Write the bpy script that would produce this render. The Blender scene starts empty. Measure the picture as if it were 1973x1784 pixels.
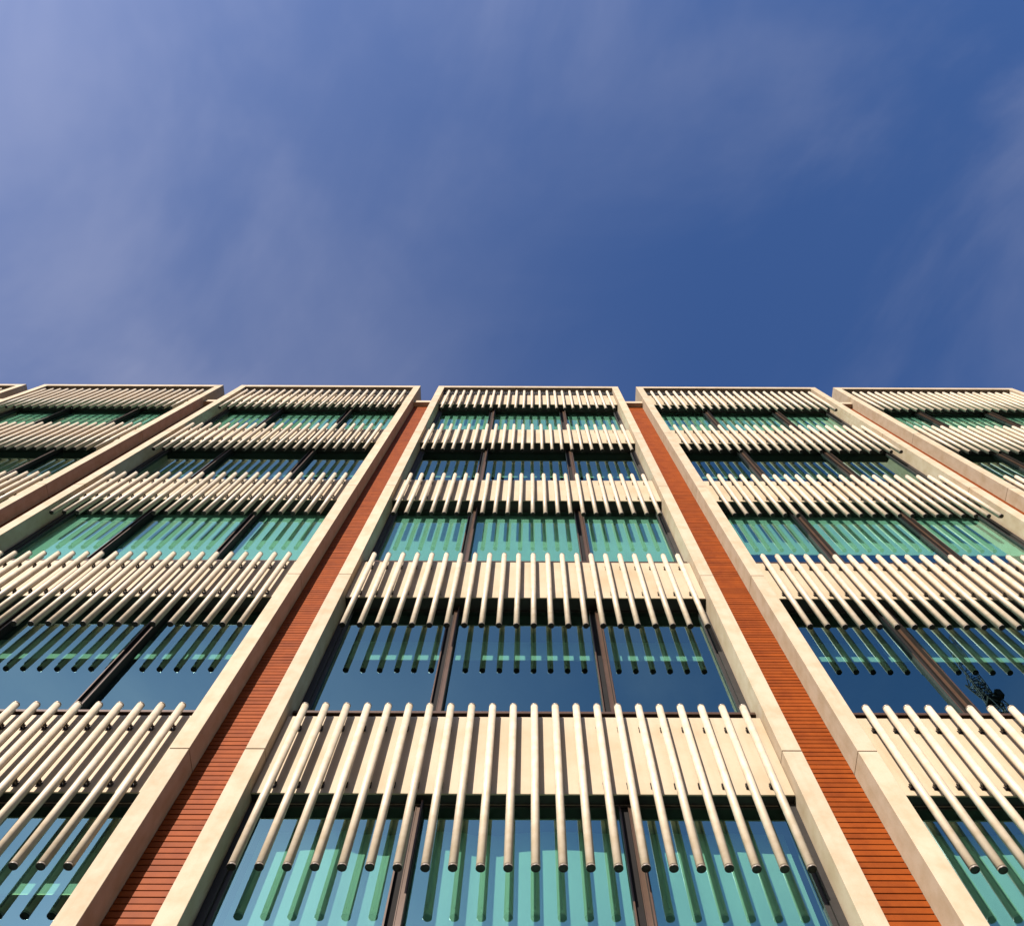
import bpy, bmesh, math, random
from mathutils import Vector, Matrix

random.seed(7)
SC = bpy.context.scene
COL = SC.collection

# ------------------------------------------------------------------ camera
GZ = 0.2291                      # lifts the surveyed heights so that the pavement is z = 0
CAM = Vector((0.0469, -5.0041, 1.3709 + GZ))
PITCH, ROLL, FPX = 1.2686, 0.0041, 1538.27
cd = bpy.data.cameras.new("camera")
cam = bpy.data.objects.new("camera", cd)
COL.objects.link(cam)
SC.camera = cam
cd.sensor_fit = 'HORIZONTAL'
cd.sensor_width = 36.0
cd.lens = FPX / 1973.0 * 36.0
cd.shift_x = -33.7 / 1973.0
cd.clip_start = 0.05
cd.clip_end = 4000.0
_F = Vector((0, math.cos(PITCH), math.sin(PITCH)))
_R = Vector((1, 0, 0))
_U = _R.cross(_F)
R2 = _R * math.cos(ROLL) + _U * math.sin(ROLL)
U2 = -_R * math.sin(ROLL) + _U * math.cos(ROLL)
mw = Matrix((R2, U2, -_F)).transposed().to_4x4()
mw.translation = CAM
cam.matrix_world = mw

# ------------------------------------------------------------------ light
SUN_TRAVEL = Vector((0.46, 1.0, -0.50)).normalized()
SUN_EL = math.asin(-SUN_TRAVEL.z)
SUN_AZ = math.atan2(-SUN_TRAVEL.x, -SUN_TRAVEL.y)      # from +Y towards +X
sd = bpy.data.lights.new("sun", 'SUN')
sd.energy = 5.0
sd.angle = math.radians(0.5)
sd.color = (1.0, 0.94, 0.86)
sun = bpy.data.objects.new("sun", sd)
COL.objects.link(sun)
sun.rotation_euler = SUN_TRAVEL.to_track_quat('-Z', 'Y').to_euler()
sun.location = (-15, -30, 40)

world = bpy.data.worlds.new("World")
SC.world = world
world.use_nodes = True
wn, wl = world.node_tree.nodes, world.node_tree.links
wn.clear()
sky = wn.new('ShaderNodeTexSky')
sky.sky_type = 'NISHITA'
sky.sun_disc = False
sky.sun_elevation = SUN_EL
sky.sun_rotation = SUN_AZ
sky.air_density = 1.0
sky.dust_density = 1.6
sky.ozone_density = 6.0
# thin high cloud: noise on the sky dome, flattened onto a plane above
tc = wn.new('ShaderNodeTexCoord')
sp = wn.new('ShaderNodeSeparateXYZ'); wl.new(tc.outputs['Generated'], sp.inputs[0])
mz = wn.new('ShaderNodeMath'); mz.operation = 'MAXIMUM'; mz.inputs[1].default_value = 0.12
wl.new(sp.outputs['Z'], mz.inputs[0])
dx_ = wn.new('ShaderNodeMath'); dx_.operation = 'DIVIDE'
wl.new(sp.outputs['X'], dx_.inputs[0]); wl.new(mz.outputs[0], dx_.inputs[1])
dy_ = wn.new('ShaderNodeMath'); dy_.operation = 'DIVIDE'
wl.new(sp.outputs['Y'], dy_.inputs[0]); wl.new(mz.outputs[0], dy_.inputs[1])
cb = wn.new('ShaderNodeCombineXYZ')
wl.new(dx_.outputs[0], cb.inputs[0]); wl.new(dy_.outputs[0], cb.inputs[1])


def wnoise(loc, rot, scl, scale, detail, rough, dist):
    mp = wn.new('ShaderNodeMapping')
    mp.vector_type = 'TEXTURE'
    mp.inputs['Location'].default_value = loc
    mp.inputs['Rotation'].default_value = (0, 0, rot)
    mp.inputs['Scale'].default_value = scl
    wl.new(cb.outputs[0], mp.inputs[0])
    n = wn.new('ShaderNodeTexNoise')
    n.inputs['Scale'].default_value = scale
    n.inputs['Detail'].default_value = detail
    n.inputs['Roughness'].default_value = rough
    n.inputs['Distortion'].default_value = dist
    wl.new(mp.outputs[0], n.inputs['Vector'])
    return n


def wmath(op, a, b):
    m = wn.new('ShaderNodeMath'); m.operation = op
    for k, v in enumerate((a, b)):
        if isinstance(v, (int, float)):
            m.inputs[k].default_value = v
        else:
            wl.new(v, m.inputs[k])
    return m.outputs[0]


n1 = wnoise((3.1, 0.7, 0), -0.95, (1.35, 1.0, 1), 2.7, 5, 0.55, 0.4)
n2 = wnoise((9.9, 3.6, 0), -0.80, (1.6, 1.0, 1), 2.3, 6, 0.55, 0.6)


def wrange(src, a, b, lo, hi):
    m = wn.new('ShaderNodeMapRange'); m.interpolation_type = 'SMOOTHSTEP'
    m.inputs['From Min'].default_value = a; m.inputs['From Max'].default_value = b
    m.inputs['To Min'].default_value = lo; m.inputs['To Max'].default_value = hi
    wl.new(src, m.inputs['Value'])
    return m.outputs[0]


# a broad bank of thin cloud towards -X (the photograph's left), with scattered wisps elsewhere
bank = wrange(dx_.outputs[0], 0.24, -0.46, 0.0, 0.275)
bank = wmath('MULTIPLY', bank, wrange(n1.outputs['Fac'], 0.3, 0.7, 0.50, 1.32))
wisp = wrange(n2.outputs['Fac'], 0.44, 0.76, 0.0, 0.19)
fac = wmath('ADD', bank, wmath('MULTIPLY', wisp, wrange(n1.outputs['Fac'], 0.2, 0.7, 0.5, 1.2)))
# cloud glows towards the sun, as thin cloud does
sv = wn.new('ShaderNodeVectorMath'); sv.operation = 'DOT_PRODUCT'
wl.new(tc.outputs['Generated'], sv.inputs[0]); sv.inputs[1].default_value = tuple(-SUN_TRAVEL)
glow = wmath('ADD', 1.0, wmath('MULTIPLY', wmath('POWER', wmath('MAXIMUM', sv.outputs['Value'], 0.0), 4.0), 1.6))
cc = wn.new('ShaderNodeVectorMath'); cc.operation = 'SCALE'
cc.inputs[0].default_value = (4.1, 4.25, 5.6)
wl.new(glow, cc.inputs['Scale'])
mc = wn.new('ShaderNodeMixRGB')
wl.new(fac, mc.inputs[0])
wl.new(cc.outputs[0], mc.inputs[2])
tn = wn.new('ShaderNodeMixRGB'); tn.blend_type = 'MULTIPLY'
tn.inputs[2].default_value = (1.04, 1.19, 1.50, 1)       # the deep polarised blue of the print
el_ = wn.new('ShaderNodeMapRange'); el_.interpolation_type = 'SMOOTHSTEP'
el_.inputs['From Min'].default_value = 0.0; el_.inputs['From Max'].default_value = 0.75
wl.new(sp.outputs['Z'], el_.inputs['Value']); wl.new(el_.outputs[0], tn.inputs[0])
wl.new(sky.outputs[0], tn.inputs[1])
wl.new(tn.outputs[0], mc.inputs[1])
bg = wn.new('ShaderNodeBackground')
bg.inputs[1].default_value = 0.056
wl.new(mc.outputs[0], bg.inputs[0])
wo = wn.new('ShaderNodeOutputWorld')
wl.new(bg.outputs[0], wo.inputs[0])

vs = SC.view_settings
vs.view_transform = 'Standard'
vs.look = 'None'
vs.exposure = 1.05
vs.gamma = 1.0
vs.use_curve_mapping = False
SC.render.engine = 'CYCLES'
SC.cycles.max_bounces = 10
SC.cycles.transparent_max_bounces = 12
SC.cycles.glossy_bounces = 5
SC.cycles.diffuse_bounces = 4

# ------------------------------------------------------------------ surveyed dimensions (m)
B = 6.0            # bay pitch
W = 5.449          # outer width of one bay frame
PW = 0.1911        # width of a pillar's front
H = 3.9716         # storey height
J0 = 8.0 + GZ      # height of the panel joint in the lowest row seen
ZTOP = 25.2647 + GZ
YS, YP, YT = 0.2717, 0.1335, 0.029
ZPB, ZPT, ZTB, ZTT = -0.4636, 0.7233, -1.4598, 0.7653
X0, DX, NT = -2.3444, 0.2231, 22
RT = 0.0385
IN = W / 2 - PW    # inner edge of a pillar
BAYS = range(-3, 4)
ROWS = range(-1, 5)


def J(r):
    return J0 + r * H


def yg(r):         # glass plane of the window below panel r
    return 0.285 if r <= 0 else 0.3607


def project(P):
    d = Vector(P) - CAM
    z = d.dot(_F)
    if z < 0.1:
        return None
    return (986.5 + 33.7 + FPX * d.dot(R2) / z, 892 - FPX * d.dot(U2) / z)


# ------------------------------------------------------------------ materials
def new_mat(name):
    m = bpy.data.materials.new(name)
    m.use_nodes = True
    nt = m.node_tree
    nt.nodes.clear()
    out = nt.nodes.new('ShaderNodeOutputMaterial')
    return m, nt.nodes, nt.links, out


def surface(name, base, var=0.12, rough=0.6, scale=3.0, fine=60.0, bump=0.15, spec=0.4, metal=0.0,
            rand=0.0, streak=0.0, tint=(0.9, 0.85, 0.75), coat=0.0, bdist=0.004):
    m, N, L, out = new_mat(name)
    p = N.new('ShaderNodeBsdfPrincipled')
    L.new(p.outputs[0], out.inputs[0])
    t = N.new('ShaderNodeNewGeometry')
    src = t.outputs['Position']
    a = N.new('ShaderNodeTexNoise'); a.inputs['Scale'].default_value = scale
    a.inputs['Detail'].default_value = 6; a.inputs['Roughness'].default_value = 0.6
    L.new(src, a.inputs['Vector'])
    f = N.new('ShaderNodeTexNoise'); f.inputs['Scale'].default_value = fine
    f.inputs['Detail'].default_value = 4
    L.new(src, f.inputs['Vector'])
    r = N.new('ShaderNodeValToRGB')
    lo = tuple(c * (1 - var) * k for c, k in zip(base, tint))
    hi = tuple(min(1, c * (1 + var * 0.4)) for c in base)
    r.color_ramp.elements[0].position = 0.3; r.color_ramp.elements[0].color = (*lo, 1)
    r.color_ramp.elements[1].position = 0.6; r.color_ramp.elements[1].color = (*hi, 1)
    L.new(a.outputs['Fac'], r.inputs[0])
    col = r.outputs[0]
    # fine speckle
    r2 = N.new('ShaderNodeValToRGB')
    r2.color_ramp.elements[0].position = 0.3; r2.color_ramp.elements[0].color = (1 - var, 1 - var, 1 - var, 1)
    r2.color_ramp.elements[1].position = 0.55; r2.color_ramp.elements[1].color = (1, 1, 1, 1)
    L.new(f.outputs['Fac'], r2.inputs[0])
    mu = N.new('ShaderNodeMixRGB'); mu.blend_type = 'MULTIPLY'; mu.inputs[0].default_value = 0.8
    L.new(col, mu.inputs[1]); L.new(r2.outputs[0], mu.inputs[2])
    col = mu.outputs[0]
    if streak > 0:      # rain streaks running down the face
        mp = N.new('ShaderNodeMapping'); mp.inputs['Scale'].default_value = (14, 14, 0.45)
        L.new(src, mp.inputs[0])
        s = N.new('ShaderNodeTexNoise'); s.inputs['Scale'].default_value = 1.0; s.inputs['Detail'].default_value = 5
        L.new(mp.outputs[0], s.inputs['Vector'])
        r3 = N.new('ShaderNodeValToRGB')
        r3.color_ramp.elements[0].position = 0.30; r3.color_ramp.elements[0].color = (0.72, 0.64, 0.52, 1)
        r3.color_ramp.elements[1].position = 0.52; r3.color_ramp.elements[1].color = (1, 1, 1, 1)
        L.new(s.outputs['Fac'], r3.inputs[0])
        mu = N.new('ShaderNodeMixRGB'); mu.blend_type = 'MULTIPLY'; mu.inputs[0].default_value = streak
        L.new(col, mu.inputs[1]); L.new(r3.outputs[0], mu.inputs[2])
        col = mu.outputs[0]
    if rand > 0:
        oi = N.new('ShaderNodeObjectInfo')
        mr = N.new('ShaderNodeMapRange')
        mr.inputs['To Min'].default_value = 1 - rand; mr.inputs['To Max'].default_value = 1 + rand * 0.4
        L.new(oi.outputs['Random'], mr.inputs['Value'])
        hv = N.new('ShaderNodeHueSaturation')
        L.new(mr.outputs[0], hv.inputs['Value']); L.new(col, hv.inputs['Color'])
        col = hv.outputs[0]
    L.new(col, p.inputs['Base Color'])
    p.inputs['Roughness'].default_value = rough
    p.inputs['Metallic'].default_value = metal
    p.inputs['Specular IOR Level'].default_value = spec
    if coat:
        p.inputs['Coat Weight'].default_value = coat
        p.inputs['Coat Roughness'].default_value = 0.25
    b = N.new('ShaderNodeBump'); b.inputs['Strength'].default_value = bump; b.inputs['Distance'].default_value = bdist
    L.new(f.outputs['Fac'], b.inputs['Height'])
    L.new(b.outputs[0], p.inputs['Normal'])
    return m


M = {}
M['stone'] = surface('cream_precast', (0.375, 0.293, 0.203), var=0.06, rough=0.75, scale=4, fine=90, bump=0.2, spec=0.25, rand=0.08, streak=0.2)
M['panel'] = surface('cream_panel', (0.385, 0.300, 0.203), var=0.05, rough=0.6, scale=1.4, fine=40, bump=0.05, spec=0.3, streak=0.18, rand=0.08)
M['tube'] = surface('ceramic_tube', (0.49, 0.400, 0.292), var=0.05, rough=0.45, scale=9, fine=120, bump=0.06, spec=0.4, rand=0.11, streak=0.12)
M['slat'] = surface('terracotta_slat', (0.178, 0.036, 0.0035), var=0.12, rough=0.55, scale=6, fine=110, bump=0.1, spec=0.1, rand=0.16, tint=(0.92, 0.85, 0.8))
M['bronze'] = surface('bronze_metal', (0.062, 0.031, 0.015), var=0.12, rough=0.4, scale=8, fine=80, bump=0.04, spec=0.5, metal=0.25, tint=(0.9, 0.85, 0.8))
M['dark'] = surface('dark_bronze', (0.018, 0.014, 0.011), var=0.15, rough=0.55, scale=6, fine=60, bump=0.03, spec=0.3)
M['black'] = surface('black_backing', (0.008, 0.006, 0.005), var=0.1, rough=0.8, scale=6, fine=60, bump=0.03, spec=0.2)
M['cap'] = surface('cap_metal', (0.022, 0.016, 0.012), var=0.15, rough=0.4, scale=20, fine=150, bump=0.05, spec=0.5, metal=0.3)
M['ring'] = surface('cap_ring', (0.36, 0.29, 0.22), var=0.1, rough=0.35, scale=20, fine=150, bump=0.03, spec=0.5, metal=0.5)
M['rail'] = surface('rail_metal', (0.24, 0.21, 0.16), var=0.1, rough=0.4, scale=20, fine=150, bump=0.03, spec=0.5, metal=0.4)
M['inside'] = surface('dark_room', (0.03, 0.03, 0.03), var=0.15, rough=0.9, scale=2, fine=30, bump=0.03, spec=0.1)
M['blind'] = surface('pale_blind', (0.36, 0.37, 0.355), var=0.05, rough=0.9, scale=2, fine=200, bump=0.1, spec=0.1, rand=0.06, tint=(1, 1, 1))
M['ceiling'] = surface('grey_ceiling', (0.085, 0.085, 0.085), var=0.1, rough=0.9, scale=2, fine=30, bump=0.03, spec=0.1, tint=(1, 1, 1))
M['pave'] = surface('grey_paving', (0.055, 0.052, 0.048), var=0.25, rough=0.85, scale=1.5, fine=40, bump=0.3, spec=0.25, tint=(0.9, 0.9, 0.9))
M['crane'] = surface('crane_paint', (0.035, 0.035, 0.033), var=0.2, rough=0.5, scale=2, fine=20, bump=0.03, spec=0.4)
M['weight'] = surface('crane_ballast', (0.03, 0.03, 0.03), var=0.2, rough=0.8, scale=2, fine=20, bump=0.03, spec=0.2)


def glass_mats():
    m, N, L, out = new_mat('coated_glass')
    tr = N.new('ShaderNodeBsdfTransparent'); tr.inputs[0].default_value = (0.58, 0.90, 0.75, 1)
    gl = N.new('ShaderNodeBsdfGlossy'); gl.inputs['Color'].default_value = (0.60, 0.97, 0.89, 1)
    gl.inputs['Roughness'].default_value = 0.004
    # Schlick reflectance of a coated pane, the same from both sides
    ge = N.new('ShaderNodeNewGeometry')
    dt = N.new('ShaderNodeVectorMath'); dt.operation = 'DOT_PRODUCT'
    L.new(ge.outputs['Incoming'], dt.inputs[0]); L.new(ge.outputs['Normal'], dt.inputs[1])

    def mth(op, x, y):
        q = N.new('ShaderNodeMath'); q.operation = op
        for k, v in enumerate((x, y)):
            if isinstance(v, (int, float)):
                q.inputs[k].default_value = v
            else:
                L.new(v, q.inputs[k])
        return q.outputs[0]
    cs = mth('ABSOLUTE', dt.outputs['Value'], 0)
    sch = mth('POWER', mth('SUBTRACT', 1.0, cs), 4.0)
    fac = mth('ADD', 0.34, mth('MULTIPLY', sch, 0.66))
    g = N.new('ShaderNodeNewGeometry')
    n = N.new('ShaderNodeTexNoise'); n.inputs['Scale'].default_value = 0.9; n.inputs['Detail'].default_value = 1
    L.new(g.outputs['Position'], n.inputs['Vector'])
    b = N.new('ShaderNodeBump'); b.inputs['Strength'].default_value = 0.25; b.inputs['Distance'].default_value = 0.006
    L.new(n.outputs['Fac'], b.inputs['Height'])
    L.new(b.outputs[0], gl.inputs['Normal'])
    mx = N.new('ShaderNodeMixShader')
    L.new(fac, mx.inputs[0]); L.new(tr.outputs[0], mx.inputs[1]); L.new(gl.outputs[0], mx.inputs[2])
    L.new(mx.outputs[0], out.inputs[0])
    m2, N, L, out = new_mat('glass_body')
    tr = N.new('ShaderNodeBsdfTransparent'); tr.inputs[0].default_value = (0.97, 1.0, 0.98, 1)
    L.new(tr.outputs[0], out.inputs[0])
    return m, m2


M['glass'], M['glass_body'] = glass_mats()


# ------------------------------------------------------------------ mesh helpers
class MB:
    """collects boxes, lathes and sheets into one mesh"""

    def __init__(self):
        self.v, self.f, self.mi, self.sm = [], [], [], []

    def face(self, idx, m=0, s=False):
        self.f.append(idx); self.mi.append(m); self.sm.append(s)

    def box(self, x0, x1, y0, y1, z0, z1, m=0, bev=0.0, front=None):
        """box; front = material of the face towards the street; bev chamfers the four street-side edges"""
        n = len(self.v)
        fm = m if front is None else front
        if bev <= 0:
            self.v += [(x0, y0, z0), (x1, y0, z0), (x1, y1, z0), (x0, y1, z0),
                       (x0, y0, z1), (x1, y0, z1), (x1, y1, z1), (x0, y1, z1)]
            for k, q in enumerate(((0, 1, 5, 4), (1, 2, 6, 5), (2, 3, 7, 6), (3, 0, 4, 7), (4, 5, 6, 7), (3, 2, 1, 0))):
                self.face([n + i for i in q], fm if k == 0 else m)
        else:
            e = bev
            self.v += [(x0 + e, y0, z0 + e), (x1 - e, y0, z0 + e), (x1 - e, y0, z1 - e), (x0 + e, y0, z1 - e),
                       (x0, y0 + e, z0), (x1, y0 + e, z0), (x1, y0 + e, z1), (x0, y0 + e, z1),
                       (x0, y1, z0), (x1, y1, z0), (x1, y1, z1), (x0, y1, z1)]
            self.face([n, n + 1, n + 2, n + 3], fm)
            for a in range(4):
                c = (a + 1) % 4
                self.face([n + a, n + 4 + a, n + 4 + c, n + c], m)
                self.face([n + 4 + a, n + 8 + a, n + 8 + c, n + 4 + c], m)
            self.face([n + 11, n + 10, n + 9, n + 8], m)
        return self

    def lathe(self, prof, cx=0, cy=0, seg=18, m=0):
        """prof: list of (r, z, material); closed at both ends when r = 0"""
        n = len(self.v)
        for r, z, _ in prof:
            for k in range(seg):
                a = 2 * math.pi * k / seg
                self.v.append((cx + r * math.cos(a), cy + r * math.sin(a), z))
        for i in range(len(prof) - 1):
            for k in range(seg):
                k2 = (k + 1) % seg
                self.face([n + i * seg + k, n + i * seg + k2, n + (i + 1) * seg + k2, n + (i + 1) * seg + k],
                          prof[i + 1][2], abs(prof[i][0] - prof[i + 1][0]) < 1e-4)
        return self

    def bar(self, a, b, r, m=0):
        a, b = Vector(a), Vector(b)
        d = (b - a).normalized()
        u = d.cross(Vector((0, 0, 1)) if abs(d.z) < 0.9 else Vector((1, 0, 0))).normalized()
        w = d.cross(u)
        n = len(self.v)
        for p in (a, b):
            for s, t in ((1, 1), (-1, 1), (-1, -1), (1, -1)):
                self.v.append(tuple(p + u * r * s + w * r * t))
        for k in range(4):
            k2 = (k + 1) % 4
            self.face([n + k, n + k2, n + 4 + k2, n + 4 + k], m)
        self.face([n + 3, n + 2, n + 1, n], m)
        self.face([n + 4, n + 5, n + 6, n + 7], m)
        return self

    def mesh(self, name, mats):
        me = bpy.data.meshes.new(name)
        me.from_pydata(self.v, [], self.f)
        for m in mats:
            me.materials.append(M[m])
        me.polygons.foreach_set('material_index', self.mi)
        me.polygons.foreach_set('use_smooth', self.sm)
        me.update()
        bm = bmesh.new(); bm.from_mesh(me)
        bmesh.ops.recalc_face_normals(bm, faces=bm.faces)
        bm.to_mesh(me); bm.free()
        return me

    def build(self, name, mats, parent=None, loc=(0, 0, 0)):
        return place(name, self.mesh(name, mats), parent, loc)


def place(name, me, parent=None, loc=(0, 0, 0)):
    o = bpy.data.objects.new(name, me)
    COL.objects.link(o)
    o.location = loc
    if parent is not None:
        o.parent = parent
    return o


def empty(name, loc=(0, 0, 0), parent=None):
    o = bpy.data.objects.new(name, None)
    COL.objects.link(o)
    o.location = loc
    if parent is not None:
        o.parent = parent
    return o


# ------------------------------------------------------------------ ground
g = MB(); g.box(-900, 900, -900, 900, -0.5, 0.0)
ground = g.build('pavement', ['pave'])
ground['kind'] = 'structure'

# ------------------------------------------------------------------ the building
bld = empty('office_building')
bld['label'] = 'office block with cream frames, rows of vertical pale tubes and terracotta slat strips'
bld['category'] = 'building'

XE = 3 * B + W / 2 + (B - W) / 2       # half length of the block
# body of the block: floors, back and end walls, roof (dark rooms behind the glass)
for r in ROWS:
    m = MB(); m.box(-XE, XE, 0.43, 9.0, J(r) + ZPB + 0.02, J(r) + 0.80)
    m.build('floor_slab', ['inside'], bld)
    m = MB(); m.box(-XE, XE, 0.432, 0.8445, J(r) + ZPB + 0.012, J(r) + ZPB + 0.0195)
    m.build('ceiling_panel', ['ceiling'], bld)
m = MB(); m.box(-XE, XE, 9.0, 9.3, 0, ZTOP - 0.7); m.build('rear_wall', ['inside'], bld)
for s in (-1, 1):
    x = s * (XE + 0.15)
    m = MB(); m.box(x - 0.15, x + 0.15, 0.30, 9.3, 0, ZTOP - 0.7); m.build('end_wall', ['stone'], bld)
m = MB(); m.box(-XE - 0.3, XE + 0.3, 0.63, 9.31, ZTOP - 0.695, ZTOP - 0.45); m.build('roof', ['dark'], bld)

# pillars: a dark core carrying precast casings, one per storey, open joints between them
joints = [0.0] + [J(r) for r in ROWS] + [ZTOP]
GAP = 0.006
case_mesh = {}
for b in BAYS:
    for s in (-1, 1):
        xc = b * B + s * (W / 2 - PW / 2)
        m = MB(); m.box(-PW / 2 + 0.014, PW / 2 - 0.014, 0.016, 0.60, 0, ZTOP - 0.02)
        pil = m.build('pillar', ['black'], bld, (xc, 0, 0))
        for i in range(len(joints) - 1):
            z0 = joints[i] + (GAP if i else 0)
            z1 = joints[i + 1] - (GAP if i < len(joints) - 2 else 0)
            key = round(z1 - z0, 4)
            if key not in case_mesh:
                c = MB(); c.box(-PW / 2, PW / 2, 0, 0.62, 0, z1 - z0, bev=0.003)
                case_mesh[key] = c.mesh('pillar_panel', ['stone'])
            place('pillar_panel', case_mesh[key], pil, (0, random.uniform(-.0006, .0006), z0))

# one window per bay and storey
def mullion_mesh(h, y):
    m = MB()  # bronze on street faces only; shade of the sides is put into a darker colour
    m.box(-0.034, 0.018, y - 0.040, y + 0.03, 0, h, 1, front=0)            # web
    m.box(0.018, 0.034, y - 0.100, y + 0.03, 0, h, 1, front=0)             # fin
    m.box(0.034, 0.040, y - 0.096, y + 0.03, 0, h, 2)                      # added black strip, paints the shade on the fin's right side
    m.box(-0.034, -0.026, y - 0.046, y - 0.0402, 0, h, 1, front=0)         # bead
    m.box(-0.118, -0.103, y - 0.052, y + 0.03, 0, h, 1, front=0)           # stile of the neighbouring sash
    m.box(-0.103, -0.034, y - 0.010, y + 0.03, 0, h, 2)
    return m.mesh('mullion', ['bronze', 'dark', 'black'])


LEVELS = [0.30, ] + [J(r) + 0.925 for r in range(-1, 4)]      # sill tops, rows -1..4
wmesh = {}
panes_x = ((-2.4185, -1.079), (-0.920, 0.887), (1.047, 2.4185))


def short_blind(b, r):
    return r in (1, 3) or (r == 0 and b <= -1) or (r == -1 and b % 2)


for r in ROWS:
    zs = LEVELS[r + 1]
    zh = J(r) + ZPB + 0.012
    hgt = zh - zs
    y = yg(r)
    key = (round(hgt, 3), y)
    if key not in wmesh:
        d = {}
        f = MB()
        for s in (-1, 1):       # jambs in two steps and the head
            a, c = sorted((s * (IN - 0.004), s * (IN - 0.075)))
            f.box(a, c, y - 0.060, y + 0.05, 0, hgt, 1)
            a, c = sorted((s * (IN - 0.075), s * (IN - 0.115)))
            f.box(a, c, y - 0.030, y + 0.05, 0, hgt, 1)
        f.box(-IN + 0.115, IN - 0.115, y - 0.022, y + 0.05, hgt - 0.035, hgt, 1)
        d['window'] = f.mesh('window', ['bronze', 'dark'])
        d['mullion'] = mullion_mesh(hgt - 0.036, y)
        d['pane'] = []
        for x0, x1 in panes_x:
            q = MB(); q.box(x0, x1, y, y + 0.012, 0.002, hgt - 0.037, 1, front=0)
            d['pane'].append(q.mesh('pane', ['glass', 'glass_body']))
        q = MB()
        q.box(-IN + 0.003, IN - 0.003, 0.200, y - 0.061, -0.043, 0, 0, bev=0.004)
        q.box(-IN + 0.003, IN - 0.003, y - 0.061, y + 0.06, -0.046, -0.003, 1)
        d['sill'] = q.mesh('sill', ['bronze', 'dark'])
        wmesh[key] = d
    d = wmesh[key]
    for b in BAYS:
        w = place('window', d['window'], bld, (b * B, 0, zs))
        for me in d['pane']:
            g_ = place('pane', me, w)
            g_.rotation_euler = (random.uniform(-.0006, .0006), 0, random.uniform(-.0006, .0006))
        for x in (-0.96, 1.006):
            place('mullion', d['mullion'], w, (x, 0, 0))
        place('sill', d['sill'], w)
        for k, (x0, x1) in enumerate(panes_x):
            hw = (x1 - x0) / 2 + 0.045
            q = MB()
            top = hgt + 0.004
            if short_blind(b, r):
                yb, bot = 0.845, hgt - 0.012 - 0.475 + random.uniform(-.006, .006)
                q.box(-hw, hw, 0, 0.004, bot, top)
                q.box(-hw, hw, -0.004, 0.008, bot - 0.012, bot - 0.0005, 1)
            elif r <= 0:        # a curtain with shallow folds
                yb, bot = 0.585, 0.02
                n = 40
                ph = random.uniform(0, 6)
                fold = random.uniform(-.7, .7) * hw
                base = len(q.v)
                for i in range(n + 1):
                    u = -hw + 2 * hw * i / n
                    wv = 0.012 * math.sin(u * 5 + ph) + 0.03 * math.exp(-((u - fold) / 0.09) ** 2) \
                        + 0.03 * math.exp(-((u - fold - 0.22) / 0.12) ** 2)
                    for z in (bot, top):
                        q.v.append((u, wv, z)); q.v.append((u, wv + 0.005, z))
                for i in range(n):
                    a = base + i * 4
                    q.face([a, a + 4, a + 6, a + 2], 0, True)
                    q.face([a + 1, a + 3, a + 7, a + 5], 0, True)
                    q.face([a, a + 1, a + 5, a + 4], 0)
            else:
                yb = 0.450
                bot = (0.84 if b == 1 else 0.40) + random.uniform(-.01, .01)
                q.box(-hw, hw, 0, 0.004, bot, top)
                q.box(-hw, hw, -0.004, 0.008, bot - 0.02, bot - 0.0005, 1)
            q.build('blind', ['blind', 'rail'], w, ((x0 + x1) / 2, yb, 0))

# spandrels, soffits, recess under the sill, parapet
sp = MB(); sp.box(-IN + 0.007, IN - 0.007, YP, 0.150, ZPB, ZPT, bev=0.003); sp_me = sp.mesh('spandrel_panel', ['panel'])
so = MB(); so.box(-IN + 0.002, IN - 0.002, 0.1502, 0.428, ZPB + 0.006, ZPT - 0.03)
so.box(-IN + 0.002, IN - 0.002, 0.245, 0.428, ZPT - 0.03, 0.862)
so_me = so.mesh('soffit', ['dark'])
hd = MB(); hd.box(-IN + 0.15, IN - 0.15, 0.256, 0.262, ZPB - 0.004, ZPB + 0.0058); hd_me = hd.mesh('head_trim', ['ring'])
pb = MB(); pb.box(-IN + 0.001, IN - 0.001, 0, 0.60, ZTOP - 0.195, ZTOP, bev=0.003); pb_me = pb.mesh('parapet_beam', ['stone'])
lv = MB(); lv.box(-IN + 0.003, IN - 0.003, 0.13, 0.30, J(4) + 0.80, ZTOP - 0.197)
for i in range(90):
    x = -IN + 0.03 + i * (2 * IN - 0.06) / 89
    lv.box(x - 0.010, x + 0.010, 0.105, 0.1295, J(4) + 0.80, ZTOP - 0.198)
lv_me = lv.mesh('louvre', ['dark'])
for b in BAYS:
    for r in ROWS:
        s_ = place('spandrel_panel', sp_me, bld, (b * B, random.uniform(-.001, .001), J(r)))
        place('soffit', so_me, bld, (b * B, 0, J(r)))
        if r == 0:
            place('head_trim', hd_me, bld, (b * B, 0, J(r)))
    place('parapet_beam', pb_me, bld, (b * B, 0, 0))
    place('louvre', lv_me, bld, (b * B, 0, 0))

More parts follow.
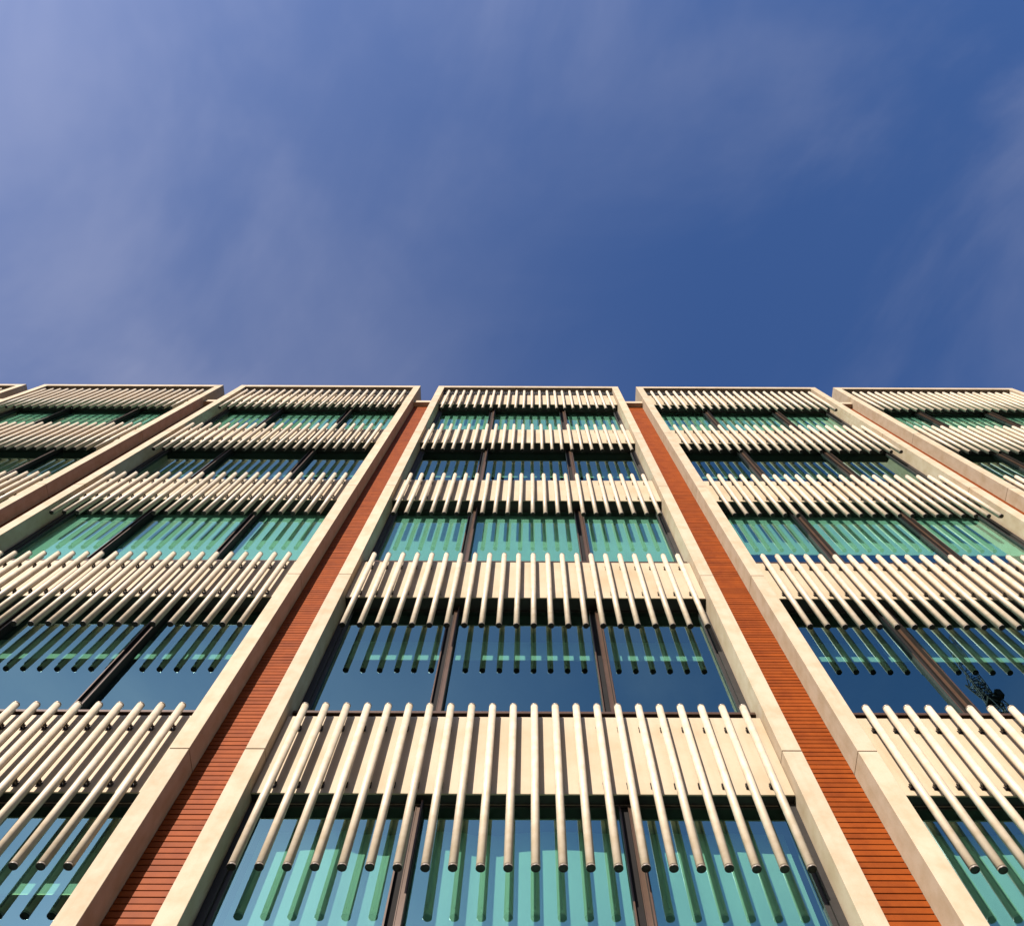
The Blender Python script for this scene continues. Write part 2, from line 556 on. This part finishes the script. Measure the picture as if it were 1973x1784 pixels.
# terracotta strips between the frames
SP = 0.0665
ZSL = 23.705 + GZ
gapw = B - W
sl = MB(); sl.box(-gapw / 2 + 0.003, gapw / 2 - 0.003, YS, YS + 0.022, 0.004, SP - 0.005, bev=0.0022)
sl_me = sl.mesh('slat', ['slat'])
cp = MB(); cp.box(-gapw / 2 + 0.002, gapw / 2 - 0.002, 0.14, 0.62, 23.671 + GZ, 23.870 + GZ, bev=0.003)
cp_me = cp.mesh('coping', ['stone'])
nsl = int((ZSL - 0.1) / SP)
cand = []
for k in range(-3, 3):
    for i in range(nsl):
        z = ZSL - (i + 1) * SP
        pr, pq = project((k * B + B / 2, YS, z)), project((k * B + B / 2, YS, z + SP))
        if pr is None:
            continue
        vis = -40 < pr[0] < 2013 and pr[1] < 1784 and abs(k + 0.5) < 1
        if vis:
            cand.append((-(pr[1] - pq[1]), k, i))
cand.sort()
single = {(k, i) for _, k, i in cand[:300]}
for k in range(-3, 3):
    xs = k * B + B / 2
    m = MB(); m.box(-gapw / 2 + 0.002, gapw / 2 - 0.002, YS + 0.026, 0.60, 0, 23.669 + GZ)
    strip = m.build('cladding_strip', ['black'], bld, (xs, 0, 0))
    if k in (-1, 0):
        strip['label'] = 'terracotta slat strip %s of the centre bay' % ('left' if k else 'right')
    rest = MB()
    for i in range(nsl):
        z = ZSL - (i + 1) * SP
        if (k, i) in single:
            place('slat', sl_me, strip, (random.uniform(-.0012, .0012), random.uniform(-.0014, .0014), z))
        else:
            j = random.uniform(-.001, .001)
            rest.box(-gapw / 2 + 0.003, gapw / 2 - 0.003, YS + j, YS + 0.022 + j, z + 0.004, z + SP - 0.005)
    o = rest.build('slat', ['slat'], strip)
    o['kind'] = 'stuff'
    place('coping', cp_me, strip)

# sunshade tubes: ceramic tube with a rail behind it, end caps and two clips to the panel
ZA, ZB = ZTB + 0.026, ZTT - 0.016


def tube_parts(seg=20):
    t = MB()
    t.lathe([(0.0, ZA, 0), (RT, ZA, 0), (RT, ZB, 0), (RT - 0.0035, ZB, 1), (RT - 0.0035, ZB + 0.004, 1),
             (RT + 0.001, ZB + 0.004, 1), (RT + 0.001, ZTT, 2), (0.0, ZTT, 2)], 0, 0, seg)
    t.box(-0.007, 0.007, RT - 0.003, RT + 0.020, ZA + 0.03, ZB - 0.02, 3)
    c = MB()
    c.lathe([(0.0, ZA - 0.0002, 0), (RT - 0.0035, ZA - 0.0002, 0), (RT - 0.0035, ZA - 0.006, 0), (RT + 0.001, ZA - 0.006, 0),
             (RT + 0.001, ZTB + 0.008, 1), (RT + 0.001, ZTB + 0.003, 0), (RT - 0.002, ZTB, 0), (RT - 0.008, ZTB, 0), (RT - 0.010, ZTB + 0.004, 0), (0.0, ZTB + 0.004, 0)], 0, 0, seg)
    k = MB()
    yb = YP - YT
    k.box(-0.026, 0.026, yb - 0.006, yb + 0.0, -0.026, 0.026, 0)
    k.box(-0.020, -0.011, RT + 0.002, yb - 0.006, -0.015, 0.015, 0)
    k.box(0.011, 0.020, RT + 0.002, yb - 0.006, -0.015, 0.015, 0)
    k.box(-0.034, 0.034, RT + 0.022, RT + 0.032, -0.009, 0.009, 0)
    return t, c, k


t_, c_, k_ = tube_parts()
tube_me = t_.mesh('sunshade_tube', ['tube', 'black', 'ring', 'rail'])
cap_me = c_.mesh('end_cap', ['cap', 'ring'])
clip_me = k_.mesh('clip', ['cap', 'rail'])
tubes = []
for r in ROWS:
    for b in BAYS:
        for i in range(NT):
            x = b * B + X0 + i * DX
            a, c = project((x, YT, J(r) + ZTB)), project((x, YT, J(r) + ZTT))
            size = 0.0
            if a and c:
                tt = [q / 12 for q in range(13)]
                ins = sum(1 for q in tt if 0 < a[0] + (c[0] - a[0]) * q < 1973 and 0 < a[1] + (c[1] - a[1]) * q < 1784) / 13
                size = ins * math.hypot(a[0] - c[0], a[1] - c[1]) * (a[1] - 415 if a[1] > 415 else 0)
            tubes.append((size, r, b, x))
tubes.sort(key=lambda q: -q[0])
rest = MB()
t8, c8, k8 = tube_parts(12)


def merge(dst, src, off, mo):
    n = len(dst.v)
    dst.v += [(x + off[0], y + off[1], z + off[2]) for x, y, z in src.v]
    for f, mi, s in zip(src.f, src.mi, src.sm):
        dst.f.append([n + q for q in f]); dst.mi.append(mo[mi]); dst.sm.append(s)


for n, (size, r, b, x) in enumerate(tubes):
    jx, jz = random.uniform(-.0012, .0012), random.uniform(-.0025, .0025)
    loc = (x + jx, YT + random.uniform(-.0012, .0012), J(r) + jz)
    if n < 300 and size > 0:
        t = place('sunshade_tube', tube_me, bld, loc)
        t.rotation_euler = (random.uniform(-.0006, .0006), random.uniform(-.0006, .0006), 0)
        place('end_cap', cap_me, t)
        for z in (0.485, -0.37):
            place('clip', clip_me, t, (0, 0, z))
    else:
        merge(rest, t8, loc, [0, 1, 2, 3])
        merge(rest, c8, loc, [4, 2])
        for z in (0.485, -0.37):
            merge(rest, k8, (loc[0], loc[1], loc[2] + z), [4, 3])
o = rest.build('sunshade_tube', ['tube', 'black', 'ring', 'rail', 'cap'], bld)
o['kind'] = 'stuff'

# ------------------------------------------------------------------ tower crane across the street, mirrored in one window
cr = empty('tower_crane', (47.9, -42.0, 0))
cr['label'] = 'tower crane across the street, seen only mirrored in a dark window at the right edge'
cr['category'] = 'crane'
ZC = 72.4 + GZ


def lattice(m, p0, p1, w, n, r):
    p0, p1 = Vector(p0), Vector(p1)
    d = (p1 - p0).normalized()
    u = d.cross(Vector((0, 0, 1)) if abs(d.z) < 0.9 else Vector((0, 1, 0))).normalized() * w / 2
    v = d.cross(u).normalized() * w / 2
    cs = (u + v, -u + v, -u - v, u - v)
    for c in cs:
        m.bar(p0 + c, p1 + c, r)
    for i in range(n):
        a, c = p0.lerp(p1, i / n), p0.lerp(p1, (i + 1) / n)
        for k in range(4):
            c0, c1 = cs[k], cs[(k + 1) % 4]
            m.bar(a + c0, c + c1, r * 0.6) if i % 2 else m.bar(a + c1, c + c0, r * 0.6)
            m.bar(a + c0, a + c1, r * 0.6)


m = MB(); lattice(m, (0, 0, 0), (0, 0, ZC), 1.2, 46, 0.05); m.build('mast', ['crane'], cr)
m = MB(); lattice(m, (0, 0, ZC + 1.2), (-2, 3.4, ZC + 7), 1.0, 7, 0.045); m.build('jib', ['crane'], cr)
m = MB(); lattice(m, (0, 0, ZC + 0.6), (1.6, -2.6, ZC + 0.6), 1.2, 3, 0.07); m.build('counter_jib', ['crane'], cr)
m = MB(); m.box(1.3, 2.0, -3.0, -2.4, ZC - 0.3, ZC + 0.7); m.build('counterweight', ['weight'], cr)
m = MB(); m.box(-0.7, 0.7, -0.7, 0.7, ZC + 0.02, ZC + 0.25); m.build('slewing_platform', ['weight'], cr)
m = MB(); m.box(0.62, 1.2, 0.1, 0.8, ZC + 0.4, ZC + 1.3, bev=0.12); m.build('cab', ['weight'], cr)
m = MB(); lattice(m, (0, 0, ZC + 0.5), (0.9, -1.4, ZC + 6), 0.9, 5, 0.06); m.build('tower_head', ['crane'], cr)
